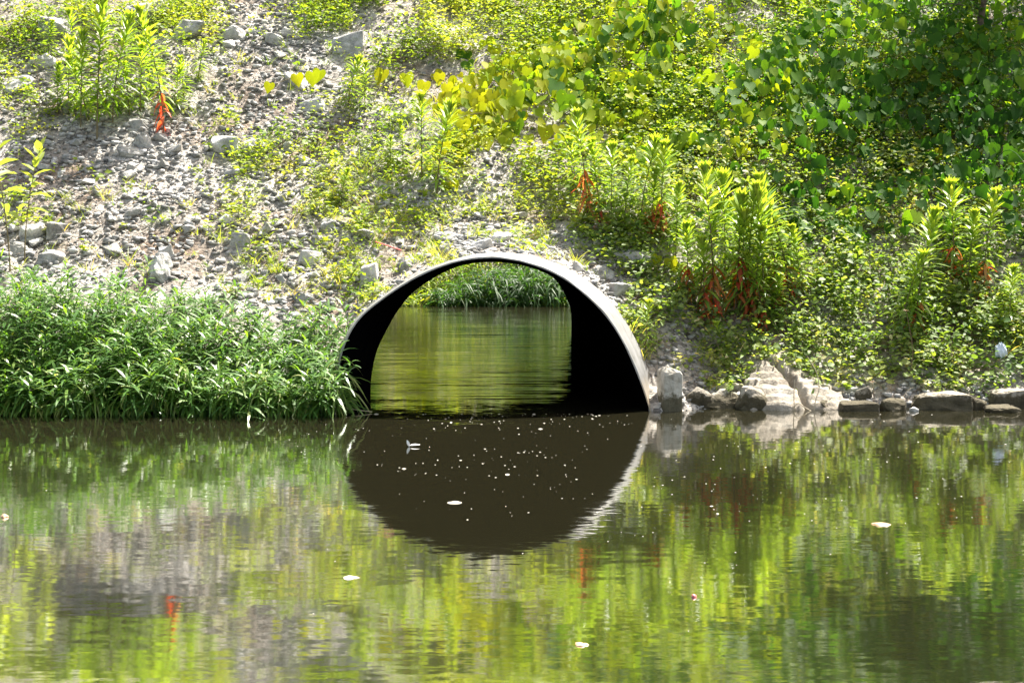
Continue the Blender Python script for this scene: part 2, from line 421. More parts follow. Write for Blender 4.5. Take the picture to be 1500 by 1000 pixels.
# outer skin: thin lip then sheet back to the bank
ctr = np.array([ringI[:, 0].mean(), 0, 0])
lip = ringI + nrm((ringI - ctr) * [1, 0, 1]) * .012
o2 = []
for t in (0, .3, .6, 1.0):
    ring = lip * (1 - t) + ringO * t
    ring[0, 2] = -.3; ring[-1, 2] = -.3
    o2.append(ring)
ob = ringO.copy(); ob[:, 1] += 1.3; o2.append(ob)
wob = .0015 * np.sin(np.arange(n) * 1.9) + .002 * np.sin(np.arange(n) * .7)
for ring in o2[:3]: ring[:, 2] += wob * .8; ring[:, 0] += wob * .6
V, Fq = loft([r_ + off for r_ in o2])
link('outer_skin', make_mesh('outer_skin', V, Fq, M['galv'], smooth=True), cul)
ri = ringI.copy(); ri[0, 2] = -.3; ri[-1, 2] = -.3
l2 = o2[0].copy()
V, Fq = loft([ri + off + [0, -.002, 0], l2 + off + [0, -.002, 0]])
link('rim', make_mesh('rim', V, Fq, M['galv']), cul)

# ------------------------------------------------------------------ stones
def rock_mesh(name, seed, mat, flat=1.0, npt=16, sub=2, box=False):
    rs = np.random.RandomState(seed)
    bm = bmesh.new()
    p = rs.uniform(-1, 1, (npt, 3))
    if box == 'block':
        p = np.array([(a, b, c) for a in (-1, 1) for b in (-1, 1) for c in (-1, 1)] + [(a, b, 1.25) for a in (-.55, .45) for b in (-.5, .5)] + [(a * 1.08, 0, c) for a in (-1, 1) for c in (-.3, .4)], float)
        p += rs.uniform(-.13, .13, p.shape)
    if box == 'block': pass
    elif box: p = np.sign(p) * (np.abs(p) ** .38)
    else: p = nrm(p) * rs.uniform(.75, 1.0, (npt, 1)); p[:, 2] *= .9
    p[:, 2] *= flat
    for v in p: bm.verts.new(v)
    r = bmesh.ops.convex_hull(bm, input=bm.verts[:])
    bmesh.ops.delete(bm, geom=[e for e in r['geom_interior'] if isinstance(e, bmesh.types.BMVert)], context='VERTS')
    if sub:
        bmesh.ops.bevel(bm, geom=bm.edges[:], offset=.06, segments=1, affect='EDGES')
        bmesh.ops.triangulate(bm, faces=bm.faces[:])
        for _ in range(sub):
            bmesh.ops.subdivide_edges(bm, edges=[e for e in bm.edges if e.calc_length() > .15], cuts=1)
            bmesh.ops.triangulate(bm, faces=bm.faces[:])
        bm.normal_update()
        for v in bm.verts:
            c = np.array(v.co)
            d = .20 * float(fbm(np.array(c[0] * 2.2 + seed), np.array(c[1] * 2.2 + c[2] * 1.7), 4)) + .16 * float(fbm(np.array(c[2] * 7 + seed), np.array(c[0] * 3 - c[1] * 5), 2))
            v.co += v.normal * d
    co = np.array([v.co[:] for v in bm.verts]); mn, mx = co.min(0), co.max(0)
    s = 2 / (mx - mn)
    for v in bm.verts:
        v.co = [(v.co[k] - (mn[k] + mx[k]) / 2) * s[k] for k in range(3)]
    me = bpy.data.meshes.new(name); bm.to_mesh(me); bm.free(); me.materials.append(mat)
    return me

def stone(px, py, w, h, label, seed, mat='rock', dep=.8, rot=0, tilt=0, name='boulder', box=False, yy=None, sink=.12, group=None):
    """px,py = middle of the foot, w,h = size in photo pixels"""
    p = G(px, py) if yy is None else on_y(px, py, yy)
    D = (p[1] + 12) / F
    me = rock_mesh(name, seed, M[mat], box=box)
    o = link(name, me, loc=p)
    sx, sz = w * D / 2, h * D / 2
    o.scale = (sx, (sx + sz) / 2 * dep, sz)
    o.location[2] += sz * (1 - 2 * sink * .5) - sz * sink
    o.location[1] += o.scale[1] * .5 if yy is None else 0
    o.rotation_euler = (tilt * .5, tilt, rot)
    tag(o, label, 'rock', group)
    return o

BG = 'boulders lying along the waterline'
stone(981, 607, 32, 78, 'pale upright block of stone standing right beside the pipe mouth', 63, 'rockpale', .8, .1, .02, box='block', yy=.10, sink=.05)
stone(1022, 604, 40, 44, 'dark lumpy stone between the upright block and the outcrop', 12, 'rockwarm', .8, yy=.25)
stone(1055, 607, 66, 44, 'low dark stone in shade left of the pale wedge', 13, 'rockwarm', .8, .4, yy=.3)
# broad broken bedrock mound: its own rough solid, front broken off in ledges
cx_o = on_y(1165, 600, .5)[0]
uu, vv = np.meshgrid(np.linspace(0, 1, 110), np.linspace(0, 1, 70))
env = np.clip(np.sin(np.pi * np.clip(uu, 0, 1)), 0, 1) ** .45 * (1 - .55 * uu) 
rise = np.clip(vv * 1.25, 0, 1) ** .75
hh = .60 * env * rise * np.where(vv > .85, 1 - (vv - .85) * 2, 1)
xo = (uu - .5) * 1.12 + .05 * fbm(uu * 5, vv * 5, 3); yo = .0 + vv * 1.0 + .10 * fbm(uu * 6 + 7, vv * 3, 3)
st_ = .055 + .02 * fbm(uu * 4, vv * 4, 2)
q_ = hh + .12 * fbm(uu * 4.5 + vv * 2, vv * 5, 4); q_ = np.floor(q_ / st_) * st_ * .55 + q_ * .45 + .035 * fbm(uu * 22, vv * 18, 4)
q_ -= .16 * np.exp(-((uu - .22 - .35 * (1 - vv)) / .035) ** 2) * (vv < .7)
edge = np.minimum(np.minimum(uu, 1 - uu) * 12, np.minimum(vv * 14, (1 - vv) * 14)); q_ = np.where(edge < 1, q_ * edge - .12 * (1 - edge), q_)
Vo = np.stack([xo, yo, q_], -1).reshape(-1, 3)
ii, jj = np.meshgrid(np.arange(69), np.arange(109), indexing='ij'); ao = (ii * 110 + jj).ravel()
Fo = np.stack([ao, ao + 1, ao + 111, ao + 110], -1)
bottom = len(Vo); rim_i = np.concatenate([np.arange(110), np.arange(2 * 110 - 1, 70 * 110, 110), np.arange(70 * 110 - 2, 69 * 110 - 1, -1), np.arange(68 * 110, 0, -110)])
Vb = Vo[rim_i].copy(); Vb[:, 2] = -.3; nb = len(rim_i)
Fs = np.array([(rim_i[(k + 1) % nb], rim_i[k], bottom + k, bottom + (k + 1) % nb) for k in range(nb)])
tag(link('rock_outcrop', make_mesh('rock_outcrop', np.vstack([Vo, Vb]), np.vstack([Fo, Fs]), M['outcrop']), loc=(cx_o, .02, 0)), 'broad pale broken bedrock outcrop sloping down to the water', 'rock')
stone(1075, 590, 80, 36, 'rough grey boulder above the pale wedge half under weeds', 47, 'rockwarm', .8, .12, .1, yy=.6, sink=.1)
stone(1108, 608, 62, 46, 'pale wedge shaped stone leaning at the foot of the outcrop', 15, 'rockwarm', .7, .3, .25, yy=.2)
stone(1257, 607, 58, 24, 'flat dark fronted slab right of the outcrop in the water', 16, 'rockwarm', 1.0, .05, box='block', yy=.1)
stone(1270, 588, 30, 26, 'small pyramid stone behind the flat slab', 17, 'rockwarm', .8, .4, yy=.35)
stone(1310, 607, 50, 28, 'triangular dark stone left of the biggest slab', 18, 'rockwarm', .8, .75, .1, yy=.1)
stone(1378, 608, 86, 40, 'biggest slab at the waterline with cracked pale top', 19, 'rockwarm', .9, -.12, -.05, box='block', yy=.2)
stone(1437, 606, 34, 28, 'rounded stone wedged right of the biggest slab', 20, 'rockwarm', .9, .5, yy=.12)
stone(1466, 610, 54, 20, 'low pale stone dipping into the water at the right end', 21, 'rockwarm', 1.0, .2, .05, yy=-.02)
stone(1478, 598, 70, 34, 'long flat ledge stone at the right edge above the water', 22, 'rockwarm', .9, .1, -.05, box='block', yy=.35)
stone(1338, 606, 14, 12, 'tiny white pebble beside the biggest slab', 23, 'rock', 1, yy=.03)
stone(1213, 596, 34, 18, 'small rough stone on the lower lip of the outcrop', 24, 'rockwarm', .8, .3, yy=.2)
for k, (px, py, w, h, lab) in enumerate([
    (357, 357, 38, 22, 'white blocky stone with a flat top in the middle of the rubble'),
    (327, 225, 50, 36, 'large grey rock with a dark hollow under its left side'),
    (372, 222, 44, 26, 'flat grey rock beside the hollow rock and weeds'),
    (206, 192, 36, 26, 'grey boulder at the foot of the red leaved tall weed'),
    (210, 216, 26, 30, 'dark leaning stone under the red leaved tall weed'),
    (192, 230, 44, 20, 'flat shaded slab below the dark leaning stone'),
    (192, 249, 14, 14, 'small pale bluish stone below the shaded slab'),
    (35, 133, 60, 32, 'wide pale rock at the upper left edge'),
    (60, 100, 46, 28, 'grey rock just above the wide pale rock at upper left'),
    (78, 60, 46, 46, 'tall dark grey rock among yellow weeds at top left'),
    (97, 165, 22, 24, 'small square grey stone under the left tall weeds'),
    (225, 408, 52, 52, 'streaked pale slab leaning down to the waterside grass'),
    (242, 378, 30, 24, 'smooth white stone behind the streaked slab'),
    (45, 352, 44, 36, 'angular pale stone by the broad leaved plant at left edge'),
    (28, 378, 30, 34, 'stone at the foot of the broad leaved plants'),
    (82, 348, 28, 28, 'rounded grey stone left of the yellow grass tufts'),
    (75, 385, 46, 24, 'light stone just above the left waterside grass'),
    (735, 357, 30, 24, 'pale stone on the bank just above the pipe crown'),
    (705, 365, 36, 18, 'low grey stone left of the pale stone over the pipe'),
    (655, 355, 44, 22, 'broken light stone up left of the pipe crown'),
    (594, 396, 30, 28, 'rounded beige stone touching the red stick'),
    (540, 415, 30, 40, 'ragged pale stone between grass tufts left of the pipe'),
    (842, 396, 28, 22, 'smooth grey stone resting behind the right shoulder of the pipe'),
    (882, 408, 36, 24, 'bluish grey flat stone right of the smooth grey one'),
    (905, 432, 34, 24, 'grey stone on the pipe flank below the flat bluish one'),
    (930, 392, 60, 34, 'big shaded rock under the red leaved clump right of the pipe'),
    (925, 452, 32, 34, 'white crumbly stone beside the pipe flank'),
    (435, 125, 40, 26, 'pale stone by the first vine leaves'),
    (460, 160, 44, 24, 'bright white stone just under the vine tip leaves'),
    (430, 55, 34, 26, 'grey stone high on the rubble chute at top'),
    (400, 65, 28, 22, 'grey stone left of its twin high on the rubble chute'),
    (345, 60, 40, 30, 'bright stone left side of the upper rubble chute'),
    (330, 95, 36, 26, 'stone at the left margin of the rubble chute'),
    (515, 78, 50, 40, 'ledge of grey rock under weeds at top centre'),
    (590, 175, 36, 26, 'stone under the hanging vine at centre'),
    (215, 40, 60, 50, 'large grey rock face behind the left tall weeds'),
    (275, 60, 44, 44, 'steep pale rock right of the grey rock face'),
    (480, 335, 26, 22, 'angular stone among the grass left above the pipe'),
    (410, 420, 36, 22, 'low stone in the yellow grass above the waterside bed'),
    (455, 385, 40, 24, 'flat grey stone midway between yellow grass and pipe'),
    (443, 443, 30, 20, 'pale stone at the top of the waterside bed near the pipe'),
]):
    stone(px, py, w, h, lab, 100 + k, 'rock', .8 + .3 * random.random(), random.uniform(-.5, .5), random.uniform(-.2, .2), name='rock', box=(k % 3 == 0), sink=.25)

# rubble: individual middling stones, then small gravel as stuff
protos = [rock_mesh('stone', 300 + k, M['rock'], box=(k % 3 == 0), npt=13, sub=1) for k in range(9)]
bare = [(210, 240, 200, 130, 1), (120, 330, 160, 90, 1), (385, 60, 75, 130, 1.4), (420, 250, 120, 150, .8), (60, 130, 120, 80, .8),
        (640, 290, 130, 60, .6), (740, 350, 130, 25, .9), (900, 420, 60, 60, .8), (430, 410, 110, 60, .9), (30, 350, 60, 70, 1), (560, 190, 50, 50, .5),
        (970, 450, 50, 60, .5), (1250, 585, 300, 26, 1.2), (1000, 570, 60, 40, 1), (800, 30, 90, 25, .3), (540, 60, 60, 40, .35)]
def blob(px, py, L):
    v = 0
    for cx, cy, rx, ry, w in L:
        r = ((px - cx) / rx) ** 2 + ((py - cy) / ry) ** 2
        v = np.maximum(v, w * np.exp(-r ** 1.5 * .7))
    return v
def scatter(n, L, ymax=8.3, thr=None, ymin=.05, xl=-8.6, xh=8.6):
    x = R.uniform(xl, xh, n); y = R.uniform(ymin, ymax, n); z = H(x, y)
    px, py = proj(x, y, z)
    ok = R.rand(n) < blob(px, py, L) if callable(L) is False else R.rand(n) < L(px, py)
    ok &= ~((x > XL) & (x < XR) & (y < YO + .03)) & (px > -90) & (px < 1590)
    return np.stack([x, y, z], -1)[ok], px[ok], py[ok]
P, px, py = scatter(2600, bare)
P, px, py = P[:190], px[:190], py[:190]
for k in range(len(P)):
    o = bpy.data.objects.new('rubble_stone', protos[k % 9]); C.objects.link(o)
    s = .032 + .055 * random.random() ** 2.6
    o.scale = (s * random.uniform(.9, 1.6), s * random.uniform(.8, 1.3), s * random.uniform(.5, .9))
    o.location = (P[k, 0], P[k, 1], P[k, 2] + o.scale[2] * .45)
    o.rotation_euler = (random.uniform(-.5, .2), random.uniform(-.3, .3), random.uniform(0, 6.28))
    tag(o, 'small loose grey stone lying in the rubble of the bank', 'stone', 'small loose stones in the rubble')

gp = []
for k in range(6):
    me = rock_mesh('tmp', 400 + k, None, npt=9, sub=0); me.calc_loop_triangles()
    v = np.array([q.co[:] for q in me.vertices]); f = np.array([t.vertices[:] for t in me.loop_triangles]); gp.append((v, f)); bpy.data.meshes.remove(me)
acc = Acc()
P, px, py = scatter(120000, lambda px, py: np.clip(blob(px, py, bare) * 1.4 * (.35 + 1.6 * np.clip(.5 + 1.6 * fbm(px / 45, py / 30, 3), 0, 1)), .10, 1))
for k in range(6):
    Q = P[k::6]; v, f = gp[k]; m_ = len(Q)
    s = (.007 + .040 * R.rand(m_) ** 5)[:, None, None]
    th = R.rand(m_) * 6.28; c, s_ = np.cos(th)[:, None], np.sin(th)[:, None]
    an = R.uniform(.6, 1.5, (m_, 1))
    vx = v[None, :, 0] * an; vy = v[None, :, 1]; vz = v[None, :, 2] * .6
    W = np.stack([vx * c - vy * s_, vx * s_ + vy * c, vz + .35 * vx * R.uniform(-1, 1, (m_, 1))], -1) * s + Q[:, None]
    W[:, :, 2] += s[:, :, 0] * .3
    acc.add(W.reshape(-1, 3), (f[None] + (np.arange(m_) * len(v))[:, None, None]).reshape(-1, 3), np.repeat(R.rand(m_), len(v)))
me = acc.mesh('gravel', None)
m = M['gravel']
# per chip tint
nd, lk = m.node_tree.nodes, m.node_tree.links
at = nd.new('ShaderNodeAttribute'); at.attribute_name = 'tint'
for n_ in nd:
    if n_.type == 'MAP_RANGE': lk.new(at.outputs['Fac'], n_.inputs[0]); n_.inputs[3].default_value = .55; n_.inputs[4].default_value = 1.3
me.materials.append(m)
tag(link('gravel', me), 'broken grey gravel covering the bank', 'gravel', kind='stuff')
GRAVEL_N = len(P)

# ------------------------------------------------------------------ plants
def rdir(n, up=.5, spread=1.0):
    th = R.rand(n) * 6.283
    return nrm(np.stack([np.cos(th) * spread, np.sin(th) * spread, up + R.normal(0, .35, n)], -1))
def rnorm(n, s=.5):
    return nrm(np.stack([R.normal(0, s, n), R.normal(-.25, s, n), np.ones(n)], -1))

# yellow green ground cover
cover = [(600, 40, 200, 75, 2.2), (860, 60, 160, 70, 2), (1080, 90, 170, 120, 2), (30, 40, 80, 60, 1.6), (250, 20, 60, 40, 1), (60, 60, 110, 90, .9), (20, 130, 60, 50, .7), (160, 110, 110, 70, .55), (560, 50, 170, 70, 1), (700, 110, 200, 70, 1), (880, 40, 150, 70, .95), (470, 70, 50, 60, .8),
         (330, 30, 60, 60, .55), (290, 110, 70, 60, .35), (410, 230, 70, 45, .9), (350, 200, 40, 30, .5), (540, 250, 80, 90, .85), (620, 210, 70, 60, .8), (440, 300, 140, 30, .6), (340, 330, 50, 20, .5),
         (560, 330, 80, 50, .7), (1060, 90, 170, 140, 1), (960, 180, 150, 90, 1), (680, 250, 70, 60, .6), (820, 250, 90, 70, .8), (120, 330, 100, 50, .16), (400, 400, 60, 50, .35), (520, 400, 40, 50, .4),
         (20, 280, 40, 40, .5), (220, 300, 120, 40, .12), (1200, 100, 200, 160, .9), (900, 340, 60, 40, .5)]
chute = [(385, 60, 55, 130, 1), (440, 190, 60, 60, .6), (230, 250, 130, 60, .7), (60, 120, 60, 40, .5), (300, 150, 60, 50, .7), (520, 205, 30, 60, .5)]
def dens_cover(px, py):
    return (1 - .93 * np.clip(1.15 * blob(px, py, chute), 0, 1)) * np.clip(blob(px, py, cover) * np.clip(.5 + 5 * fbm(px / 60 + 3, py / 42, 4), 0.015, 1.3), 0, 1)
acc = Acc()
P, px, py = scatter(64000, dens_cover, ymax=9)
k = len(P); per = 9
hgt = .04 + .22 * np.clip(blob(px, py, cover), 0, 1) * R.rand(k)
hgt *= np.where(py < 200, 1.8, 1)
Q = np.repeat(P, per, 0) + np.stack([R.normal(0, .05, k * per), R.normal(0, .05, k * per), np.abs(R.normal(0, .04, k * per))], -1)
Q[:, 2] += np.repeat(hgt, per) * R.rand(k * per) ** .6
L = R.uniform(.03, .07, k * per) * np.repeat(R.uniform(.6, 1.4, k), per)
t = np.clip(np.repeat(.55 + .9 * fbm(P[:, 0] * 1.5, P[:, 1] * 1.5, 3) + R.normal(0, .12, k), per) + R.normal(0, .13, k * per), 0, 1)
acc.leaf(T_DIA, Q, rdir(k * per, .25), rnorm(k * per, .55), L, L * R.uniform(.35, .75, k * per), .2, t)
tag(link('ground_cover', acc.mesh('ground_cover', M['weed'])), 'low yellow-green weeds creeping over the stony bank', 'weeds', kind='stuff')

# greener low plants on the right
low = [(1100, 480, 170, 70, .9), (1300, 450, 220, 80, 1), (1450, 530, 120, 60, 1), (1250, 530, 160, 50, .9), (1050, 540, 60, 36, .9), (1380, 550, 120, 24, .9), (1340, 380, 180, 70, .9), (1480, 430, 60, 80, .9),
       (960, 380, 60, 50, .6), (860, 300, 70, 60, .8), (950, 330, 70, 50, .9), (960, 500, 30, 40, .5), (1160, 400, 120, 80, .9), (1440, 300, 120, 80, .8), (1200, 260, 260, 80, .9), (1400, 150, 150, 100, .9)]
def dens_low(px, py):
    return np.clip(blob(px, py, low) * np.clip(.62 + 2.2 * fbm(px / 48 + 9, py / 36, 4), 0.03, 1.3), 0, 1)
acc = Acc()
P, px, py = scatter(30000, dens_low, ymax=8.5, xl=.6)
k = len(P); per = 12
kk = R.rand(len(P)) < np.clip((P[:, 1] - .30) / .35, .05, 1); P, px, py = P[kk], px[kk], py[kk]; k = len(P)
hgt = (.06 + .40 * R.rand(k) * blob(px, py, low)) * np.clip((P[:, 1] - .15) / .8, .15, 1)
Q = np.repeat(P, per, 0) + np.stack([R.normal(0, .055, k * per), R.normal(0, .055, k * per), np.abs(R.normal(0, .03, k * per))], -1)
Q[:, 2] += np.repeat(hgt, per) * R.rand(k * per) ** .5
L = R.uniform(.028, .065, k * per) * np.repeat(R.uniform(.6, 1.5, k), per)
t = np.clip(np.repeat(.5 + 1.1 * fbm(P[:, 0] * 1.8 + 4, P[:, 1] * 1.8, 3) + R.normal(0, .16, k), per) + R.normal(0, .13, k * per), 0, 1)
acc.leaf(T_OVAL, Q, rdir(k * per, .2), rnorm(k * per, .6), L, L * R.uniform(.4, .9, k * per), .25, t)
tag(link('low_plants', acc.mesh('low_plants', M['weedgreen'])), 'dense low green plants between shore stones and vines', 'weeds', kind='stuff')

# grass
gr = [(380, 400, 60, 45, .9), (470, 400, 60, 55, .8), (520, 300, 60, 60, .9), (580, 340, 60, 50, .8), (120, 320, 80, 50, .25), (150, 380, 90, 30, .4), (640, 310, 60, 40, .6), (820, 320, 90, 40, .7), (700, 290, 60, 40, .5), (900, 370, 50, 40, .6), (620, 210, 50, 90, .7),
      (545, 370, 40, 60, .8), (640, 380, 25, 20, .5), (480, 330, 60, 40, .5), (1000, 540, 60, 40, .5), (1150, 470, 200, 80, .25), (1400, 500, 120, 50, .3), (330, 290, 200, 80, .10), (950, 480, 30, 60, .5), (330, 140, 60, 60, .2), (620, 100, 200, 60, .15)]
acc = Acc()
P, px, py = scatter(10500, gr)
k = len(P); per = 13
n_ = k * per
Q = np.repeat(P, per, 0) + np.stack([R.normal(0, .035, n_), R.normal(0, .035, n_), np.zeros(n_)], -1)
L = R.uniform(.08, .29, n_) * np.repeat(R.uniform(.5, 1.2, k), per)
t = np.clip(np.repeat(R.uniform(.1, .9, k), per) + R.normal(0, .15, n_), 0, 1)
acc.leaf(T_BLADE, Q, rdir(n_, 1.5), rnorm(n_, .8), L, R.uniform(.004, .009, n_), R.uniform(.1, .7, n_), t)
tag(link('grass', acc.mesh('grass', M['grass'])), 'thin yellow-green grass tufts among the stones', 'grass', kind='stuff')

# litter, dead stalks and twigs
lit = [(120, 110, 150, 80, .7), (180, 330, 200, 70, .8), (300, 300, 160, 120, .4), (1380, 490, 100, 50, 1), (1130, 440, 120, 60, .6), (900, 330, 100, 60, .5), (480, 370, 120, 80, .4), (1250, 580, 300, 20, .5), (800, 230, 100, 60, .5), (1050, 560, 60, 30, .6)]
acc = Acc()
P, px, py = scatter(14000, lit)
k = len(P)
d = rdir(k, .1); d[:, 2] = np.abs(d[:, 2]) * .4 - .12
P[:, 2] += .012 + .02 * R.rand(k)
L = R.uniform(.03, .22, k)
acc.leaf(T_BLADE, P, d, rnorm(k, 1), L, R.uniform(.003, .007, k), R.uniform(-.3, .3, k), R.rand(k))
P2 = P[::2] + R.normal(0, .05, P[::2].shape) * [1, 1, 0]; P2[:, 2] = H(P2[:, 0], P2[:, 1]) + .015
k = len(P2)
L = R.uniform(.02, .05, k)
acc.leaf(T_OVAL, P2, rdir(k, .1), rnorm(k, .8), L, L * .5, .3, R.uniform(0, .6, k))
dd = [(1250, 510, 250, 60, .8), (1010, 520, 60, 40, .5), (1380, 470, 90, 60, 1), (1240, 440, 60, 60, .6), (1130, 430, 100, 50, .5), (1060, 520, 50, 25, .7)]
P, px, py = scatter(8000, dd); k = len(P)
acc.leaf(T_BLADE, P, rdir(k, 1.2), rnorm(k, 1), R.uniform(.12, .5, k), R.uniform(.003, .006, k), R.uniform(0, .6, k), R.uniform(.2, 1, k))
tag(link('plant_litter', acc.mesh('plant_litter', M['dry'])), 'dry stalks, twigs and dead leaves strewn on the bank', 'litter', kind='stuff')

# vine thicket: large heart leaves hanging over a mound
def canopy(px, py):
    """height of the vine blanket over the ground, metres"""
    return 1.2 * blob(px, py, [(1250, 170, 240, 130, 1), (1450, 230, 130, 150, 1), (1000, 120, 170, 80, .75), (840, 150, 120, 50, .55), (1150, 40, 220, 80, .8), (1300, 330, 200, 60, .45)]) * np.clip(.75 + 1.8 * fbm(px / 110 + 2, py / 70, 2), .25, 1.3)
vn = [(830, 140, 100, 60, 1), (720, 165, 70, 45, .9), (930, 150, 90, 60, 1), (1040, 190, 110, 70, .7), (1240, 190, 190, 80, 1), (1430, 230, 120, 90, .9), (1130, 50, 180, 50, .35), (1000, 30, 90, 50, .4), (1230, 320, 190, 55, .55), (1400, 330, 120, 60, .5), (1160, 120, 120, 60, .35), (680, 200, 30, 40, .6), (1340, 90, 160, 80, .5)]
acc = Acc()
P, px, py = scatter(15500, vn, ymax=8.5, xl=-1.2)
k = len(P)
P[:, 2] += .06 + canopy(px, py) * (.25 + .75 * R.rand(k) ** .6)
P[:, 1] -= .25 * canopy(px, py) * R.rand(k)
th = R.normal(-math.pi / 2, .9, k)     # tips hang down toward the light slope
D = nrm(np.stack([np.cos(th) * .6, np.sin(th) * .6, -R.uniform(.35, 1.4, k)], -1))
N = nrm(np.stack([R.normal(0, .4, k), -1 + R.normal(0, .3, k), R.uniform(.0, 1.3, k)], -1))
L = R.uniform(.06, .165, k)
x_, y_ = proj(P[:, 0], P[:, 1], P[:, 2])
t = -.3 * blob(x_, y_, [(1320, 190, 170, 90, 1)]) + np.clip(.74 - .0007 * (x_ - 750) + R.normal(0, .17, k) + .6 * fbm(P[:, 0] * 2, P[:, 1] * 2, 2), 0, 1)  # darker tint patch paints the tree shade into the vine leaves
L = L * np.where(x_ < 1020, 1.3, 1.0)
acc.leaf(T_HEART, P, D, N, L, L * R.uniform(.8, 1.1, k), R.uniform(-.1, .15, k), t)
# small leaves filling between
P, px, py = scatter(26000, lambda px, py: np.clip(canopy(px, py) * 1.6, 0, 1) * np.clip(.7 + 1.8 * fbm(px / 50, py / 40, 3), .1, 1), ymax=8.8, xl=-1)
k = len(P); per = 6
Q = np.repeat(P, per, 0) + R.normal(0, .07, (k * per, 3))
Q[:, 2] += np.repeat(canopy(px, py), per) * R.rand(k * per)
L = R.uniform(.025, .06, k * per)
x_, y_ = proj(Q[:, 0], Q[:, 1], Q[:, 2])
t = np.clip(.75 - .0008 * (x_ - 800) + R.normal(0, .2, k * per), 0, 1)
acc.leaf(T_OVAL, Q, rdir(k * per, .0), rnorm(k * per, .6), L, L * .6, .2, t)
for q in range(90):
    c = P[R.randint(k)]; cp = canopy(*proj(*c))
    th = R.rand() * 6.28; s_ = R.uniform(.2, .6)
    pts = [c + np.array([math.cos(th) * s_ * u_, math.sin(th) * s_ * u_ - .1 * u_, cp * .8 + .15 * math.sin(u_ * 3)]) for u_ in np.linspace(0, 1, 6)]
    acc.tube(pts, .004, 4, .1)
tag(link('vine_thicket', acc.mesh('vine_thicket', M['vine'])), 'thicket of heart-leaved vines blanketing the upper right bank', 'vines', kind='stuff')

# trailing vine tips as counted things
def trailing_vine(pts, leaves, label):
    root = empty('trailing_vine', G(*pts[0])); tag(root, label, 'vine', 'vine runners reaching over the rubble')
    o0 = np.array(root.location)
    c = np.array([G(a, b) + [0, -.05, .10] for a, b in pts])
    cc = cat([tuple(q) for q in c], 4)
    ac = Acc(); ac.tube(cc - o0, .004, 5); link('stem', ac.mesh('stem', M['stem']), root)
    for (a, b, s) in leaves:
        g_ = G(a, b); D_ = (g_[1] + 12) / F
        w = s * D_
        ac = Acc()
        P = np.array([[0, 0, w * .45]])
        ac.leaf(T_HEART, P, np.array([[random.uniform(-.4, .4), -.25, -1]]), np.array([[random.uniform(-.3, .3), -1, .45]]), w, w * .95, .0, np.array([random.uniform(.72, 1)]))
        l = link('leaf', ac.mesh('leaf', M['vine']), root); l.location = [float(q) for q in (g_ + [0, -.06, .10] - o0)]
trailing_vine([(760, 150), (690, 150), (640, 128), (596, 120), (540, 122)], [(562, 128, 24), (596, 132, 21), (623, 144, 21), (645, 130, 18), (655, 146, 19), (682, 148, 20), (692, 160, 18)], 'runner with a row of yellow heart leaves above the centre rubble')
trailing_vine([(500, 135), (470, 125), (430, 128), (398, 140)], [(397, 143, 16), (436, 132, 19), (459, 130, 22), (470, 126, 20)], 'short runner with four yellow leaves beside the white stone')
trailing_vine([(730, 180), (700, 180), (672, 190), (650, 225)], [(712, 178, 26), (735, 170, 22), (664, 192, 20), (679, 200, 22), (652, 232, 20), (655, 212, 14)], 'vine runner with broad leaves hanging beside the centre herbs')
trailing_vine([(1000, 392), (985, 396), (970, 400)], [(962, 396, 15), (980, 403, 20), (948, 465, 2)][:2], 'two large green leaves on a runner right of the pipe shoulder')
trailing_vine([(1330, 320), (1370, 262), (1400, 240)], [(1376, 246, 24), (1410, 250, 24), (1440, 248, 26), (1332, 292, 22), (1362, 240, 16)], 'pale runner with large leaves over the dark thicket at right')

# waterside bed of long-leaved plants at the left
acc = Acc()
def willow_clump(x, y, h, spread, dens, tone=0):
    ns = int(dens)
    for _ in range(ns):
        bx, by = x + R.normal(0, spread), y + R.normal(0, .15)
        hh = h * R.uniform(.6, 1.05)
        lean = np.array([R.normal(0, .22), -abs(R.normal(.12, .28)), 0])
        u = np.linspace(0, 1, 7)[:, None]
        base = np.array([bx, by, max(float(H(bx, by)), -.02)])
        pts = base + np.array([0, 0, 1]) * hh * (u - .22 * u ** 2 * np.linalg.norm(lean) * 2) + lean * hh * u ** 1.8 * 1.2
        acc.tube(pts, np.linspace(.004, .002, 7), 3, .1)
        nl = int(9 + 20 * hh)
        tt = np.linspace(.12, 1, nl) ** .8
        Pp = np.stack([np.interp(tt, u[:, 0], pts[:, q]) for q in range(3)], -1)
        th = np.arange(nl) * 2.4 + R.rand() * 6
        el = np.interp(tt, [0, .6, 1], [-.3, .25, 1.0]) + R.normal(0, .25, nl)
        D = nrm(np.stack([np.cos(th), np.sin(th) - .15, el], -1))
        N = nrm(np.stack([-np.cos(th) * .5, -np.sin(th) * .5 - .2, np.ones(nl)], -1) + R.normal(0, .2, (nl, 3)))
        L = R.uniform(.15, .29, nl) * np.interp(tt, [0, .7, 1], [.8, 1, .65])
        acc.leaf(T_LAN, Pp, D, N, L, R.uniform(.015, .028, nl), R.uniform(.15, .6, nl), np.clip(R.normal(.42, .2, nl) + .25 * (tt - .5) + tone, 0, 1))
top = lambda px: np.interp(px, [-60, 0, 60, 130, 200, 260, 330, 390, 430, 470, 500], [398, 408, 402, 412, 405, 425, 440, 470, 478, 462, 470])
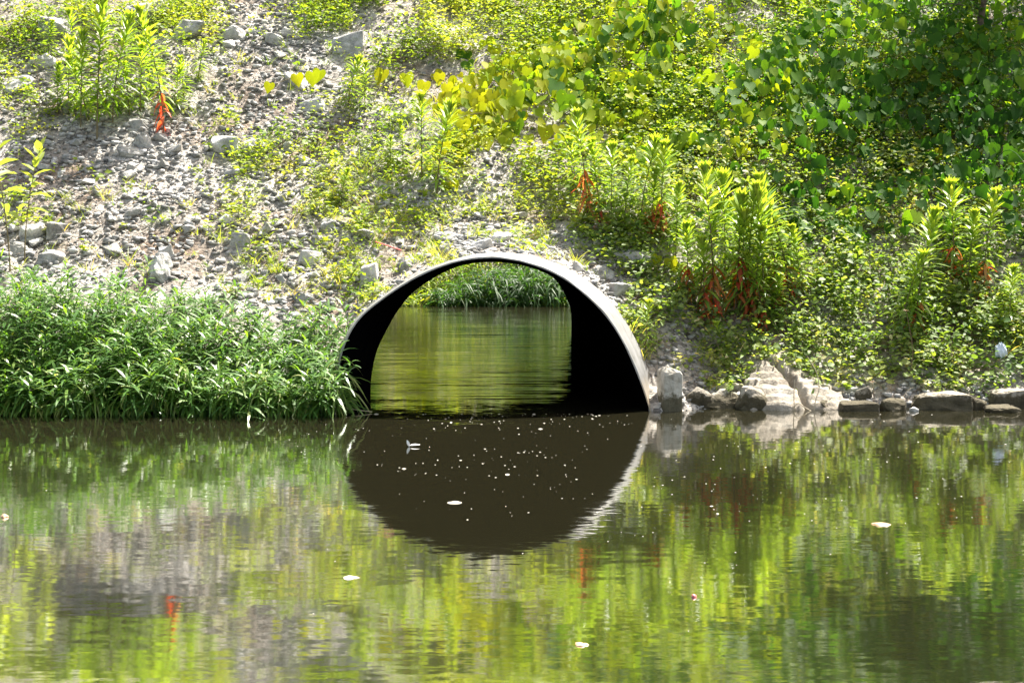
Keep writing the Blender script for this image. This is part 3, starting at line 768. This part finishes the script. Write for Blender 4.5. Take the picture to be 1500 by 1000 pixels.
for px in np.arange(-70, 500, 9):
    for row, (yy, fh) in enumerate([(.02, .62), (.3, .85), (.62, 1.0), (-.12, .42), (1.0, 1.0)]):
        p = on_y(px, 600, yy)
        hz = on_y(px, top(px), yy)[2] - max(float(H(p[0], yy)), 0)
        hz *= fh * R.uniform(.8, 1.1) * (1 + 1.1 * float(fbm(np.array(px / 34.), np.array(row * 2.3), 2)))
        if hz < .12: continue
        if px > 470: hz *= .95
        willow_clump(p[0], yy, hz, .07, 2.6 if row < 3 else 2)
# a leaning tuft in front of the pipe's left flank
for q in range(9):
    willow_clump(on_y(492 + R.uniform(-12, 12), 600, -.1)[0], -.12 + R.normal(0, .08), R.uniform(.3, .8), .03, 1)
k = 1900
px_ = R.uniform(-75, 505, k); y_ = R.uniform(-.34, -.05, k)
x_ = (px_ - 750) / F * (y_ + 12)
cl = np.clip(.5 + 3 * fbm(px_ / 22, px_ * 0, 2), .1, 1)
z_ = .05 + R.uniform(.05, .42, k) * cl
th = R.normal(-math.pi / 2, .8, k)
D = nrm(np.stack([np.cos(th), np.sin(th), R.uniform(-.5, .9, k)], -1))
acc.leaf(T_LAN, np.stack([x_, y_ + .12, z_], -1), D, rnorm(k, .5), R.uniform(.14, .30, k), R.uniform(.014, .026, k), R.uniform(.5, 1.1, k), np.clip(R.normal(.75, .2, k), 0, 1))
tag(link('waterside_plants', acc.mesh('waterside_plants', M['willow'])), 'thick bed of long-leaved green plants overhanging the water left of the pipe', 'waterside plants', kind='stuff')

# tall lance leaved weeds
def tall_proto(seed, hgt, red=1, leafL=.22, W=.030, start=.32, dens=135, mat='lance', tmpl=T_LAN, tuft=True):
    rs = np.random.RandomState(seed)
    u = np.linspace(0, 1, 9)
    bend = rs.normal(0, .13, 2); leafL = leafL * rs.uniform(.8, 1.2); W = W * rs.uniform(.85, 1.2)
    pts = np.stack([bend[0] * u ** 2 * hgt, bend[1] * u ** 2 * hgt, u * hgt], -1)
    st = Acc(); st.tube(pts, np.linspace(.0075, .003, 9), 6)
    nl = int(dens * hgt * (1 - start))
    tt = start + (1 - start) * np.linspace(0, 1, nl) ** .8
    def put(A, tt, Lm, el, tint, droop):
        n1 = len(tt)
        Pp = np.stack([np.interp(tt, u, pts[:, q]) for q in range(3)], -1)
        th = np.arange(n1) * 2.399 + rs.rand() * 6
        D = nrm(np.stack([np.cos(th), np.sin(th), el + rs.normal(0, .12, n1)], -1))
        N = nrm(np.stack([-np.cos(th) * .4, -np.sin(th) * .4, np.ones(n1)], -1) + rs.normal(0, .15, (n1, 3)))
        A.leaf(tmpl, Pp, D, N, Lm * rs.uniform(.8, 1.15, n1), W * rs.uniform(.8, 1.2, n1), droop, tint)
    fo = Acc()
    put(fo, tt, leafL * np.interp(tt, [start, .5, .85, 1], [.9, 1.05, .85, .5]), np.interp(tt, [start, .55, .85, 1], [-.1, .3, .9, 2.2]), np.clip(rs.normal(.5, .15, nl) + .35 * (tt - .6), 0, 1), np.interp(tt, [start, .7, 1], [.45, .25, .0]))
    if tuft:
        put(fo, np.full(22, .985), leafL * .55, np.full(22, 1.6), rs.uniform(.6, 1, 22), .1)
    rd = None
    if red:
        rd = Acc(); nr = int(8 + 8 * red)
        put(rd, np.linspace(start - .2, start + .1, nr), leafL * .62 * np.ones(nr), rs.uniform(-1.2, .2, nr), rs.rand(nr), .5)
    return (st.mesh('stem', M['redstem'] if red else M['stem']), fo.mesh('foliage', M[mat]), rd.mesh('withered_leaves', M['red']) if rd else None, hgt)
TP = {'a': [tall_proto(s, 1.0, q, start=st_, dens=dn) for s, q, st_, dn in ((1, 1, .32, 135), (2, 2.5, .42, 110), (3, .6, .25, 150), (4, 1.6, .36, 120), (12, 2, .3, 100), (13, 1.2, .45, 150))], 'n': [tall_proto(s, 1.0, 0, start=st_) for s, st_ in ((5, .22), (6, .3), (14, .15))],
      's': [tall_proto(s, .6, 0, leafL=.17, W=.022, start=.1, dens=170) for s in (7, 8, 9)],
      'b': [tall_proto(s, 1.3, 0, leafL=.27, W=.085, start=.42, dens=24, mat='broad', tmpl=T_OVAL, tuft=False) for s in (10, 11)]}
cnt = {}
def tall(px, ptip, pbase, kind, label, group='tall narrow-leaved weeds on the bank', dx=0):
    g_ = G(px, min(pbase, 596)); D_ = (g_[1] + 12) / F
    hm = (pbase - ptip) * D_
    c = cnt.get(kind, 0); cnt[kind] = c + 1
    st, fo, rd, h0 = TP[kind][c % len(TP[kind])]
    root = empty('broad_leaf_plant' if kind == 'b' else ('green_herb' if kind == 's' else 'tall_weed'), g_ - [0, 0, .03])
    s = hm / h0; w = (s ** .65) * 1.05 if kind != 'b' else s
    for nm, me in (('stem', st), ('foliage', fo), ('withered_leaves', rd)):
        if me: link(nm, me, root)
    root.scale = (w, w, s); root.rotation_euler = (random.uniform(-.05, .08), random.uniform(-.07, .07) + dx, random.uniform(0, 6.28))
    tag(root, label, 'weed' if kind != 'b' else 'plant', group if kind != 'b' else None)
tall(142, 0, 205, 'n', 'tallest weed of the upper left clump, its tip at the top edge')
tall(118, 55, 190, 'n', 'left hand weed of the upper left clump')
tall(165, 30, 180, 'n', 'weed right behind the tallest of the upper left clump')
tall(100, 60, 165, 's', 'low side shoot at the left foot of the upper left clump', 'green herbs on the slope')
tall(240, 22, 203, 'a', 'lone weed with red lower leaves by the grey boulders upper left')
tall(205, 70, 165, 's', 'short herb between the upper left clump and the red leaved weed', 'green herbs on the slope')
tall(270, 85, 150, 's', 'short herb right of the red leaved weed upper left', 'green herbs on the slope')
for q_, (a_, b_, c_, lab_) in enumerate([(85, 95, 175, 'leftmost leafy herb of the upper left clump'), (128, 90, 178, 'leafy herb low in front of the upper left clump'), (155, 80, 160, 'leafy herb under the tallest upper left weed'),
        (182, 40, 140, 'leafy herb between the two tall groups at upper left'), (190, 95, 170, 'low herb just left of the red leaved weed'), (222, 60, 140, 'pale herb behind the red leaved weed'), (255, 100, 165, 'small herb touching the red leaved weed on its right'), (290, 60, 120, 'herb at the left margin of the upper chute'),
        (110, 20, 100, 'herb at the top edge left of the tallest weed'), (70, 30, 90, 'herb at the top edge beside the tall dark rock')]):
    tall(a_, b_, c_, 's' if q_ % 3 else 'n', lab_, 'green herbs on the slope')
tall(15, 185, 398, 'b', 'broad leaved plant at the left edge, the taller of two')
tall(36, 215, 386, 'b', 'broad leaved plant at the left edge, the shorter of two')
tall(510, 88, 160, 's', 'bushy herb near the vine tip left of centre', 'green herbs on the slope')
tall(535, 95, 165, 's', 'bushy herb under the yellow vine leaves', 'green herbs on the slope')
tall(618, 145, 262, 's', 'tall green herb left of the centre pair', 'green herbs on the slope')
tall(640, 160, 285, 's', 'tall green herb right of the centre pair', 'green herbs on the slope')
tall(590, 180, 250, 's', 'low green herb left below the centre pair', 'green herbs on the slope')
tall(572, 200, 245, 's', 'small herb left of the bare patch above the pipe', 'green herbs on the slope')
tall(500, 250, 300, 's', 'small herb in the grass up left of the pipe', 'green herbs on the slope')
tall(862, 168, 325, 'a', 'weed with red lower leaves at the left of the middle clump')
tall(845, 205, 300, 'n', 'weed leaning left of the middle clump')
tall(880, 205, 335, 'a', 'shorter weed just right of the first red leaved one in the middle clump')
tall(938, 208, 345, 'n', 'bushy weed in the centre of the middle clump')
tall(968, 215, 350, 'a', 'bushy weed at the right end of the middle clump')
tall(915, 235, 330, 's', 'low herb in front of the middle clump', 'green herbs on the slope')
tall(990, 270, 390, 'n', 'weed between the middle clump and the large right clump')
tall(1045, 248, 470, 'a', 'tallest weed on the left side of the large right clump')
tall(1022, 300, 455, 'n', 'leaning grey-green weed at the left end of the large right clump')
tall(1075, 290, 470, 'a', 'second weed from the tallest in the large right clump')
tall(1097, 275, 470, 'a', 'middle weed of the large right clump with orange lower leaves')
tall(1100, 335, 478, 'a', 'front weed of the large right clump lower than those behind')
tall(1120, 288, 475, 'n', 'weed right behind the front one in the large right clump')
tall(1158, 258, 450, 'a', 'rightmost tall weed of the large right clump with comb-like leaves')
tall(1032, 352, 480, 'a', 'short red leaved weed at the front left of the large right clump')
tall(1133, 400, 480, 'n', 'knee high weed in front of the rightmost of the clump')
for a_, b_, c_, k_, lab_ in [(1060, 262, 440, 'n', 'weed filling the gap right of the tallest in the large right clump'), (1085, 310, 465, 'n', 'slim weed inside the large right clump behind the front one'),
        (1140, 300, 455, 'a', 'weed just left of the comb-leaved one'), (1178, 330, 450, 'n', 'short weed right of the comb-leaved one'), (1008, 330, 450, 'a', 'small reddish weed at the far left of the large right clump'),
        (1120, 370, 490, 'a', 'low orange leaved weed at the front of the large right clump'), (952, 250, 352, 'a', 'low weed with red leaves between the two bushy ones of the middle clump'), (895, 215, 330, 'n', 'weed between the red leaved pair and the bushy ones'),
        (1318, 370, 500, 'n', 'shorter companion on the left of the isolated weed'), (1415, 310, 440, 'n', 'low weed between the right hand pair')]:
    tall(a_, b_, c_, k_, lab_)
tall(1100, 465, 505, 's', 'low bright herb under the large right clump', 'green herbs on the slope')
tall(1060, 470, 520, 's', 'dark leafy herb above the upright block', 'green herbs on the slope')
tall(1338, 312, 500, 'a', 'isolated weed with red lower leaves left of the right hand pair')
tall(1396, 272, 425, 'a', 'left weed of the right hand pair with red withered leaves')
tall(1437, 280, 440, 'a', 'right weed of the right hand pair with orange withered leaves')
tall(1478, 392, 500, 'n', 'short pale weed at the right edge below the pair')
tall(1062, 560, 600, 's', 'tiny sprout at the waterline between dark stones', 'green herbs on the slope')
tall(945, 440, 520, 's', 'yellowish herb beside the right flank of the pipe', 'green herbs on the slope')

# small tree over the upper right corner
def tree(px, py, h, label, crown, seed, nleaf):
    rs = np.random.RandomState(seed)
    b = G(px, py)
    root = empty('small_tree', b); tag(root, label, 'tree', 'small trees on the upper right bank')
    tr = Acc()
    u = np.linspace(0, 1, 8)
    tr.tube(np.stack([.15 * np.sin(u * 3), .1 * np.cos(u * 2.5) - .1, u * h - .1], -1), np.linspace(.05, .02, 8), 7)
    cr = Acc()
    for q in range(44):
        z0 = rs.uniform(.2, .95) * h
        th = rs.rand() * 6.28; ln = rs.uniform(.5, 1) * crown
        t_ = np.linspace(0, 1, 7)[:, None]
        d = np.array([math.cos(th), math.sin(th), rs.uniform(.0, .6)])
        pts = np.array([.1, -.05, z0]) + d * ln * t_ + np.array([0, 0, -1]) * .45 * ln * t_ ** 2
        tr.tube(pts, np.linspace(.012, .003, 7), 5)
        nl = nleaf
        tt = rs.uniform(.15, 1.02, nl)
        Pp = np.stack([np.interp(tt, t_[:, 0], pts[:, a_]) for a_ in range(3)], -1) + rs.normal(0, .09, (nl, 3))
        th2 = rs.rand(nl) * 6.28
        D = nrm(np.stack([np.cos(th2), np.sin(th2), rs.uniform(-1.1, .3, nl)], -1))
        N = nrm(np.stack([rs.normal(0, .5, nl), rs.normal(-.3, .5, nl), np.ones(nl)], -1))
        L = rs.uniform(.06, .12, nl)
        cr.leaf(T_OVAL, Pp, D, N, L, L * .42, .2, np.clip(rs.normal(.45, .25, nl), 0, 1))
    link('trunk', tr.mesh('trunk', M['bark']), root)
    link('crown', cr.mesh('crown', M['tree']), root)
tree(1425, 90, 3.0, 'dark small-leaved tree overhanging the vines at the top right corner', 1.3, 21, 95)
tree(1560, 20, 3.0, 'dense tree at the right edge behind the first one', 1.3, 22, 80)

# dry flower stalks with tufted heads
def stalk(px, ptip, pbase, label):
    g_ = G(px, pbase); D_ = (g_[1] + 12) / F; h = (pbase - ptip) * D_
    root = empty('dry_stalk', g_); tag(root, label, 'dry stalk', 'bare dry stalks')
    a_ = Acc(); u = np.linspace(0, 1, 6); a_.tube(np.stack([.03 * np.sin(u * 4) * h * 2, 0 * u, u * h], -1), np.linspace(.004, .002, 6), 5, .25)
    link('stem', a_.mesh('stem', M['dry']), root)
    a_ = Acc(); k = 26
    a_.leaf(T_BLADE, np.tile([.03 * math.sin(4) * h * 2, 0, h], (k, 1)).astype(float), rdir(k, .5), rnorm(k, 1), R.uniform(.02, .045, k), .006, .3, R.uniform(.4, .9, k))
    link('seed_head', a_.mesh('seed_head', M['dry']), root)
stalk(1205, 325, 372, 'dry stalk with a tan seed tuft right of the large weed clump')
stalk(52, 62, 190, 'thin dark dry stalk standing alone at the upper left')
stalk(1330, 455, 560, 'dark bare stalk in the low plants above the biggest slab')
stalk(1278, 560, 598, 'pale bent twig standing behind the flat slab at the waterline')

# ------------------------------------------------------------------ small finds
p = G(570, 378)
a_ = Acc(); a_.tube(np.array([[-.13, 0, .07], [0, -.01, .03], [.13, -.02, -.015]]), [.006, .006, .006], 6)
M['redp'] = plain('red_plastic', (.75, .05, .04), .4, var=.05)
tag(link('red_stick', a_.mesh('red_stick', M['redp'], True), loc=p + [0, -.06, .09]), 'thin bright red stick lying on the grass left above the pipe', 'stick')
# plastic bag
bm = bmesh.new(); bmesh.ops.create_icosphere(bm, subdivisions=4, radius=1)
for v in bm.verts:
    c = np.array(v.co)
    d = 1 + .55 * float(fbm(np.array(c[0] * 2.6 + 5), np.array(c[2] * 2.6 + c[1] * 2), 4)) - .22 * abs(math.sin(c[0] * 5 + c[2] * 3))
    taper = 1 - .45 * max(c[2], 0)
    v.co = (c[0] * d * .065 * taper, c[1] * d * .04 * taper, c[2] * d * .085)
me = bpy.data.meshes.new('plastic_bag'); bm.to_mesh(me); bm.free()
M['bag'] = plain('pale_blue_plastic', (.55, .62, .72), .3, var=.1); me.materials.append(M['bag'])
p = G(1457, 536)
tag(link('plastic_bag', me, loc=p + [0, -.15, .16]), 'crumpled pale blue plastic bag caught in the plants at the right', 'bag')
# thin twigs arching at the outcrop
M['twig'] = plain('bleached_twig', (.42, .36, .26), .8)
def twig(pts, yy, label, r=.004):
    c = np.array([on_y(a, b, yy) for a, b in pts]); o0 = c[0].copy()
    cc = cat([tuple(q) for q in c], 4) - o0
    a_ = Acc(); a_.tube(cc, r, 5)
    tag(link('twig', a_.mesh('twig', M['twig'], True), loc=o0), label, 'twig', 'bleached twigs at the waterline')
twig([(1192, 603), (1195, 585), (1200, 568), (1196, 545), (1186, 528)], .05, 'tall bleached twig curving up in front of the outcrop')
twig([(1160, 605), (1168, 590), (1178, 596), (1192, 604)], .04, 'small arched twig at the foot of the outcrop')
twig([(1164, 604), (1163, 580), (1164, 556)], .06, 'short upright twig left of the tall bleached twig')
twig([(455, 597), (490, 594), (515, 599), (545, 603)], -.12, 'dark twig lying at the water under the left pipe flank')

# floating things
def floater(px, py, w, name, label, mat, cat_, thick=.006, seed=0, tall_=0, group=None):
    p = on_z(px, py, 0); D_ = (p[1] + 12) / F; s = w * D_ / 2
    rs = np.random.RandomState(seed)
    k = 14; th = np.arange(k) * 6.283 / k; r_ = s * rs.uniform(.6, 1.1, k); r_[0] = s * 1.2
    ring = np.stack([np.cos(th) * r_, np.sin(th) * r_ * 1.0, np.full(k, .001)], -1)
    topr = ring * [.85, .85, 1]; topr[:, 2] = thick * rs.uniform(.7, 1.3, k)
    V = np.vstack([ring, topr, [[0, 0, thick * 1.3 + tall_]]])
    Fc = []
    for i in range(k):
        j = (i + 1) % k; Fc += [(i, j, k + j), (i, k + j, k + i), (k + i, k + j, 2 * k)]
    tag(link(name, make_mesh(name, V, Fc, mat), loc=p), label, cat_, group)
M['foamw'] = plain('white_scum', (.34, .33, .29), .7, var=.15)
M['deadleaf'] = plain('floating_dead_leaf', (.42, .27, .16), .6, var=.2)
floater(343, 601, 26, 'floating_foam', 'white flat piece of foam at the edge of the waterside bed', M['foamw'], 'foam', .02, 1)
floater(180, 602, 30, 'floating_scum', 'pale scum patch against the waterside bed', M['foamw'], 'foam', .012, 2)
floater(850, 944, 22, 'floating_leaf', 'tan leaf floating nearest at the bottom centre', M['deadleaf'], 'leaf', .005, 3, group='leaves floating on the pond')
floater(1290, 768, 26, 'floating_leaf', 'pale yellow leaf floating at the right of the pond', M['deadleaf'], 'leaf', .006, 4, group='leaves floating on the pond')
floater(6, 757, 12, 'floating_leaf', 'brown leaf floating at the left edge', M['deadleaf'], 'leaf', .008, 5, .01, group='leaves floating on the pond')
floater(1016, 874, 8, 'floating_berry', 'small pink berry floating right of centre', plain('pink_berry', (.5, .15, .15), .4), 'berry', .008, 6, .004)
floater(512, 846, 26, 'floating_foam', 'thin white foam streak below the left of the pipe', M['foamw'], 'foam', .003, 7)
floater(664, 736, 22, 'floating_foam', 'white foam fleck in the reflection of the pipe', M['foamw'], 'foam', .004, 8)
# feather
p = on_z(600, 654, 0)
a_ = Acc(); a_.leaf(T_LAN, np.array([[0., 0, .0], [0, 0, .01]]), np.array([[-.35, 0, 1.], [.9, 0, .15]]), np.array([[0., -1, .1], [0, -.5, 1]]), np.array([.06, .08]), np.array([.022, .02]), .1, np.array([.5, .5]))
tag(link('white_feather', a_.mesh('white_feather', plain('feather_white', (.8, .8, .8), .6, var=.03)), loc=p), 'small white feather standing up from the water before the pipe', 'feather')
# foam specks as stuff
acc = Acc()
k = 2900
px = R.uniform(-10, 1510, k); py = 606 + 330 * R.rand(k) ** 1.7
d_ = blob(px, py, [(740, 640, 240, 60, 1), (760, 740, 200, 70, .45), (1220, 700, 300, 80, .6), (1000, 760, 500, 60, .25), (1000, 640, 500, 30, .3), (600, 700, 600, 200, .05)])
d_ *= np.clip(.6 + 3 * fbm(px / 90, py / 18, 2), 0, 1.2)
ok = R.rand(k) < d_
px, py = px[ok], py[ok]; k = len(px)
P = np.array([on_z(a, b, .0015) for a, b in zip(px, py)])
s = (P[:, 1] + 12) / F * R.uniform(.25, 1.0, k) ** 1.3 * np.where(R.rand(k) < .04, 2.8, 1)
octa = np.array([(math.cos(t), math.sin(t), 0) for t in np.arange(7) * 6.283 / 7] + [(0, 0, .5)])
of = np.array([(i, (i + 1) % 7, 7) for i in range(7)])
W = octa[None] * s[:, None, None] * np.stack([R.uniform(.8, 2, k), R.uniform(.8, 3.2, k), np.ones(k)], -1)[:, None] + P[:, None]
acc.add(W.reshape(-1, 3), (of[None] + (np.arange(k) * 8)[:, None, None]).reshape(-1, 3), np.full(k * 8, .5))
tag(link('foam_specks', acc.mesh('foam_specks', M['foamw'])), 'tiny white foam specks drifting on the water', 'foam', kind='stuff')

# ------------------------------------------------------------------ vegetation across the water beyond the pipe
acc = Acc()
k = 2700
x = R.uniform(-9, 7, k); y = 19.75 + 7 * R.rand(k) ** 1.6
z = HF(x, y)
tall_ = (1 + 2.5 * fbm(x * 1.1, y * 1.1, 2)) * np.where((x > -1.6) & (y < 22), 1.0, .6) * np.clip((y - 19.5) * .8 + .4, .3, 1.4)
per = 14; n_ = k * per
Q = np.repeat(np.stack([x, y, z], -1), per, 0) + R.normal(0, .12, (n_, 3)) * [1, 1, 0]
Q[:, 2] += np.repeat(tall_, per) * R.rand(n_) * .5
acc.leaf(T_LAN, Q, rdir(n_, 1.0), rnorm(n_, .8), R.uniform(.15, .5, n_), R.uniform(.025, .055, n_), R.uniform(.4, 1.3, n_), np.clip(np.repeat(R.uniform(.1, .7, k) + 1.6 * fbm(x * .9, y * .5 + 3, 3) + .25 * (y - 21) / 4, per) + R.normal(0, .15, n_), 0, 1))
tag(link('far_bank_plants', acc.mesh('far_bank_plants', M['weed'])), 'green plants on the bank seen through the pipe', 'plants', kind='stuff')
acc = Acc()
for cx_, hh_ in ((-1.5, .35), (-1.0, .7), (-.45, 1.0), (.1, .75), (.5, 1.1), (1.1, .8), (1.7, 1.0)):
    n_ = 330
    Q = np.stack([cx_ + R.normal(0, .22, n_), 19.85 + R.normal(0, .3, n_), .02 + R.rand(n_) * .75 * hh_], -1)
    acc.leaf(T_LAN, Q, rdir(n_, .9), rnorm(n_, .8), R.uniform(.4, .85, n_), R.uniform(.022, .045, n_), R.uniform(.7, 1.4, n_), R.uniform(0, .7, n_) * R.uniform(.3, 1, n_))
tag(link('far_reeds', acc.mesh('far_reeds', M['tree'])), 'dark arching reeds at the far water edge inside the pipe view', 'reeds', kind='stuff')

acc = Acc()  # shrubs added high on the far bank to shade it and darken its reflection
for q in range(34):
    c = np.array([R.uniform(-9, 7), R.uniform(21.3, 25), 0]); c[2] = float(HF(c[0], c[1])) + R.uniform(.5, 1.6)
    rr_ = R.uniform(.4, .9); n_ = int(1500 * rr_)
    Q = c + nrm(R.normal(0, 1, (n_, 3))) * rr_ * R.rand(n_)[:, None] ** .4 * [1, 1, .9]
    L = R.uniform(.07, .15, n_)
    acc.leaf(T_OVAL, Q, rdir(n_, 0), rnorm(n_, .7), L, L * .5, .2, np.clip(R.uniform(.1, 1) + R.normal(0, .15, n_), 0, 1))
tag(link('far_shade_shrubs', acc.mesh('far_shade_shrubs', M['vine'])), 'leafy shrubs added above the reeds to shade the bank beyond the pipe', 'shrubs', kind='stuff')

# ------------------------------------------------------------------ light, camera
EL, AZ = math.radians(61), math.radians(42)
sd = Vector((math.cos(EL) * math.sin(AZ), math.cos(EL) * math.cos(AZ), math.sin(EL)))
sl = bpy.data.lights.new('sun', 'SUN'); sl.energy = 5.0; sl.angle = math.radians(.5); sl.color = (1, .95, .86)
so = bpy.data.objects.new('sun', sl); C.objects.link(so); so.rotation_euler = sd.to_track_quat('Z', 'Y').to_euler(); so.location = (8, 10, 20)
w = bpy.data.worlds.new("World"); sc.world = w; w.use_nodes = True
nt = w.node_tree; nt.nodes.clear()
sk = nt.nodes.new('ShaderNodeTexSky'); sk.sky_type = 'NISHITA'; sk.sun_disc = False; sk.sun_elevation = EL; sk.sun_rotation = AZ
sk.dust_density = 2.5
wm = nt.nodes.new('ShaderNodeMix'); wm.data_type = 'RGBA'; wm.blend_type = 'MULTIPLY'; wm.inputs[0].default_value = 1; wm.inputs[7].default_value = (1.2, 1.0, .76, 1); wm.clamp_result = False
bg = nt.nodes.new('ShaderNodeBackground'); bg.inputs[1].default_value = .11
wo = nt.nodes.new('ShaderNodeOutputWorld'); nt.links.new(sk.outputs[0], wm.inputs[6]); nt.links.new(wm.outputs[2], bg.inputs[0]); nt.links.new(bg.outputs[0], wo.inputs[0])

cam = bpy.data.cameras.new('camera'); co = bpy.data.objects.new('camera', cam); C.objects.link(co)
co.location = CAM; co.rotation_euler = (math.pi / 2 - PITCH, 0, 0)
cam.sensor_width = 36; cam.lens = 36 * F / 1500; cam.clip_end = 500
sc.camera = co
sc.view_settings.view_transform = 'Standard'; sc.view_settings.look = 'None'; sc.view_settings.gamma = 1
sc.view_settings.exposure = 1.95
sc.cycles.max_bounces = 6; sc.cycles.transmission_bounces = 4; sc.cycles.diffuse_bounces = 3; sc.cycles.glossy_bounces = 3
sc.cycles.caustics_reflective = False; sc.cycles.caustics_refractive = False
